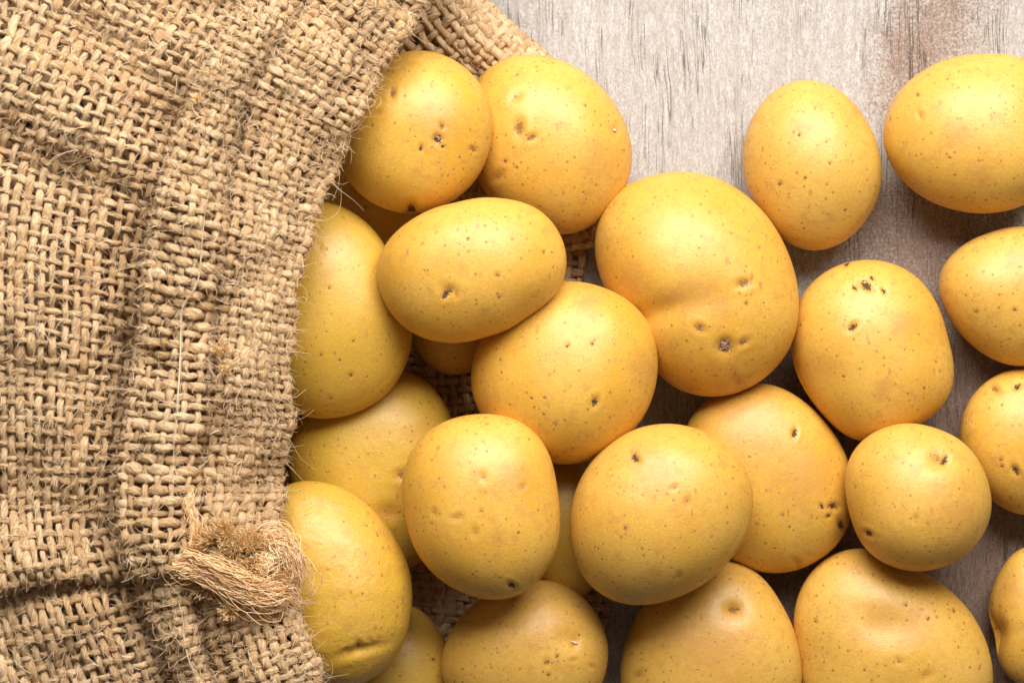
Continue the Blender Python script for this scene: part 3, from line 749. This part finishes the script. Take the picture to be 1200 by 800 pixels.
def bundle(name, pts, radius, nfib, mat, parent, seed, flare=0.0, frad=.5, lift=4, stray=.5, core=True, n=29, tlo=0.0, thi=1.0):
    """a lock of combed fibres along a path; pts = (px, py, extra height)"""
    r = np.random.default_rng(seed)
    path = np.array([(a, b, top_at(a, b) + lift + c) for a, b, c in pts]); path[:, 2] = np.convolve(np.pad(path[:, 2], 1, 'edge'), [.25, .5, .25], 'valid')
    cen = catmull(path, n); W3 = world(cen)
    T = np.gradient(W3, axis=0); T /= np.linalg.norm(T, axis=1)[:, None]
    B = np.cross(T, [0, 0, 1.]); B /= np.linalg.norm(B, axis=1)[:, None] + 1e-9; N = np.cross(B, T)
    V = []; F = []; tn = []; base = 0
    s = np.linspace(0, 1, n)
    prof = radius * (0.65 + .5 * np.sin(np.pi * s)) 
    for q in range(nfib):
        if n < 30: loose = r.random() < .5
        else: loose = False
        a0 = r.uniform(0, 6.28); rr = math.sqrt(r.uniform(.05, 1)); tw = r.normal(1.2, 2.2)
        lo, hi = r.uniform(0, .25), r.uniform(.7, 1.0)
        idx = np.arange(int(lo * n), max(int(lo * n) + 6, int(hi * n)))
        idx = idx[idx < n]; ss = s[idx]
        ang = a0 + tw * ss; fl = 1 + flare * np.maximum(0, ss - .6) * 2.5 + flare * np.maximum(0, .15 - ss) * 3
        wx = stray * np.cumsum(r.normal(0, .35, len(idx))); wy = stray * np.cumsum(r.normal(0, .35, len(idx)))
        c = W3[idx] + B[idx] * ((np.cos(ang) * rr * prof[idx] * fl + wx) * S)[:, None] + N[idx] * ((np.sin(ang) * rr * prof[idx] * .75 * fl + wy) * S)[:, None]
        if loose:
            env = (r.normal(0, 1.6) * np.sin(ss * r.uniform(4, 9) + r.uniform(0, 6)), r.normal(.3, .8) * np.sin(ss * r.uniform(4, 9) + r.uniform(0, 6)))
            c = c + B[idx] * (env[0] * radius * .55 * S)[:, None] + N[idx] * (env[1] * radius * .45 * S)[:, None]
        if n < 30:
            wa = r.uniform(.5, 2.3)
            c = c + B[idx] * (wa * np.sin(ss * r.uniform(14, 34) + r.uniform(0, 6)) * S)[:, None] + N[idx] * (wa * np.sin(ss * r.uniform(14, 34) + r.uniform(0, 6)) * S)[:, None]
        rad = np.full(len(idx), frad * r.uniform(.6, 1.3)); rad[-2:] *= .5
        v, f, _ = tubes(c, N[idx], rad * S, rad * S, 3, np.zeros(len(idx)))
        V.append(v); F.append(f + base); base += len(v); tn.append(np.full(len(v), r.uniform(tlo, thi)))
    if core:
        v, f, _ = tubes(W3, N, prof * .72 * S, prof * .55 * S, 8, s)
        V.append(v); F.append(f + base); tn.append(np.full(len(v), .25 * (tlo + thi)))
    return make_mesh(name, np.concatenate(V), np.concatenate(F), mat, parent=parent, attrs={'tone': np.concatenate(tn)})

# the knotted cord end that bursts out of the hem
bundle('frayed_cord', [(200,662,0),(224,666,4),(254,676,7),(288,692,8),(314,698,6),(334,698,0),(350,708,-12)], 10, 260, M_CORD, sack, 11, flare=.9, stray=2.0)
bundle('frayed_cord', [(214,648,2),(244,660,10),(276,676,14),(300,686,14),(326,688,8),(342,688,0)], 6, 140, M_CORD, sack, 12, flare=.9, stray=2.0, thi=.7)
bundle('frayed_cord', [(338,698,-8),(343,676,2),(341,654,7),(331,638,8),(318,632,5),(306,638,3)], 10, 230, M_CORD, sack, 13, flare=.9, stray=2.0, tlo=.2)
bundle('frayed_cord', [(300,668,3),(312,662,7),(325,650,10),(331,636,8)], 8, 150, M_CORD, sack, 14, flare=.8, stray=1.9, tlo=.5)
bundle('frayed_cord', [(226,572,0),(221,590,1),(227,610,2),(222,640,0)], 3.2, 40, M_CORD, sack, 16, flare=.7, stray=1.6)
def tuft(name, px, py, r0, n, length, seed, tilt_=(0, 0), mat=M_GOLD, zoff=0):
    r = np.random.default_rng(seed); z = top_at(px, py) + 1 + zoff
    a = r.uniform(0, 6.28, n); rr = r0 * np.sqrt(r.uniform(0, 1, n))
    P0 = at(px + rr * np.cos(a), py + rr * np.sin(a), np.full(n, z))
    d = np.stack([np.cos(a) * rr / r0 * .38 + tilt_[0], -np.sin(a) * rr / r0 * .38 + tilt_[1], np.full(n, 1.0)], -1) + r.normal(0, .16, (n, 3))
    d /= np.linalg.norm(d, axis=1)[:, None]
    return strands(name, P0, d, length * r.uniform(.6, 1.1, n), r.uniform(.5, .85, n), r.uniform(0, 1, n), mat, sack, k=5, curl=.22, seed=seed)
for q, (x_, y_, r_, n_, l_, t_) in enumerate([
    (242,632,9,260,20,(-.3,.5)), (262,626,9,260,22,(0,.6)), (232,648,8,200,17,(-.4,.2)), (292,638,11,300,20,(.1,.5)), (268,652,9,240,19,(0,.2)),
    (314,644,9,240,20,(.1,.4)), (296,664,10,260,18,(.1,0)), (328,680,9,200,20,(.4,.2)), (240,688,10,220,20,(-.2,.2)), (268,716,8,120,14,(0,.0)), (276,638,8,200,20,(0,.4)),
    (258,410,8,160,14,(.3,.5)), (264,434,6,110,14,(0,.4)), (232,118,6,110,10,(-.4,.4))]):
    tuft('cut_fibre_tuft', x_, y_, r_, int(n_ * (.8 if q < 11 else .45)), l_ * (1 if q < 11 else .8), 40 + q, t_)
# wisps at the end of the cord that hang over the potato
n = 160; r2 = np.random.default_rng(5)
P0 = at(r2.uniform(318, 348, n), r2.uniform(640, 712, n), np.full(n, top_at(340, 680) + 2) + r2.uniform(-14, 14, n))
d = np.stack([r2.uniform(.3, 1, n), r2.normal(-.35, .5, n), r2.normal(0, .35, n)], -1); d /= np.linalg.norm(d, axis=1)[:, None]
strands('cord_wisps', P0, d, r2.uniform(10, 30, n), r2.uniform(.2, .42, n), r2.uniform(.2, 1, n), M_FUZZ, sack, k=7, curl=.5, seed=8, kind='stuff')
# pale sewing thread down the hem
sew = [(247,215,0),(240,250,0),(236,290,0),(231,330,0),(214,360,0),(212,390,0),(211,430,0),(208,480,0),(204,520,0),(203,560,0)]
bundle('sewing_thread', sew, .6, 5, M_STITCH, sack, 21, frad=.28, lift=.4, stray=.25, n=70, tlo=.5)
sew2 = [(209,704,0),(214,725,0),(216,750,0),(222,775,0),(233,800,0)]
bundle('sewing_thread', sew2, .8, 6, M_STITCH, sack, 22, frad=.45, lift=1.2, stray=.25, n=40, tlo=.5)
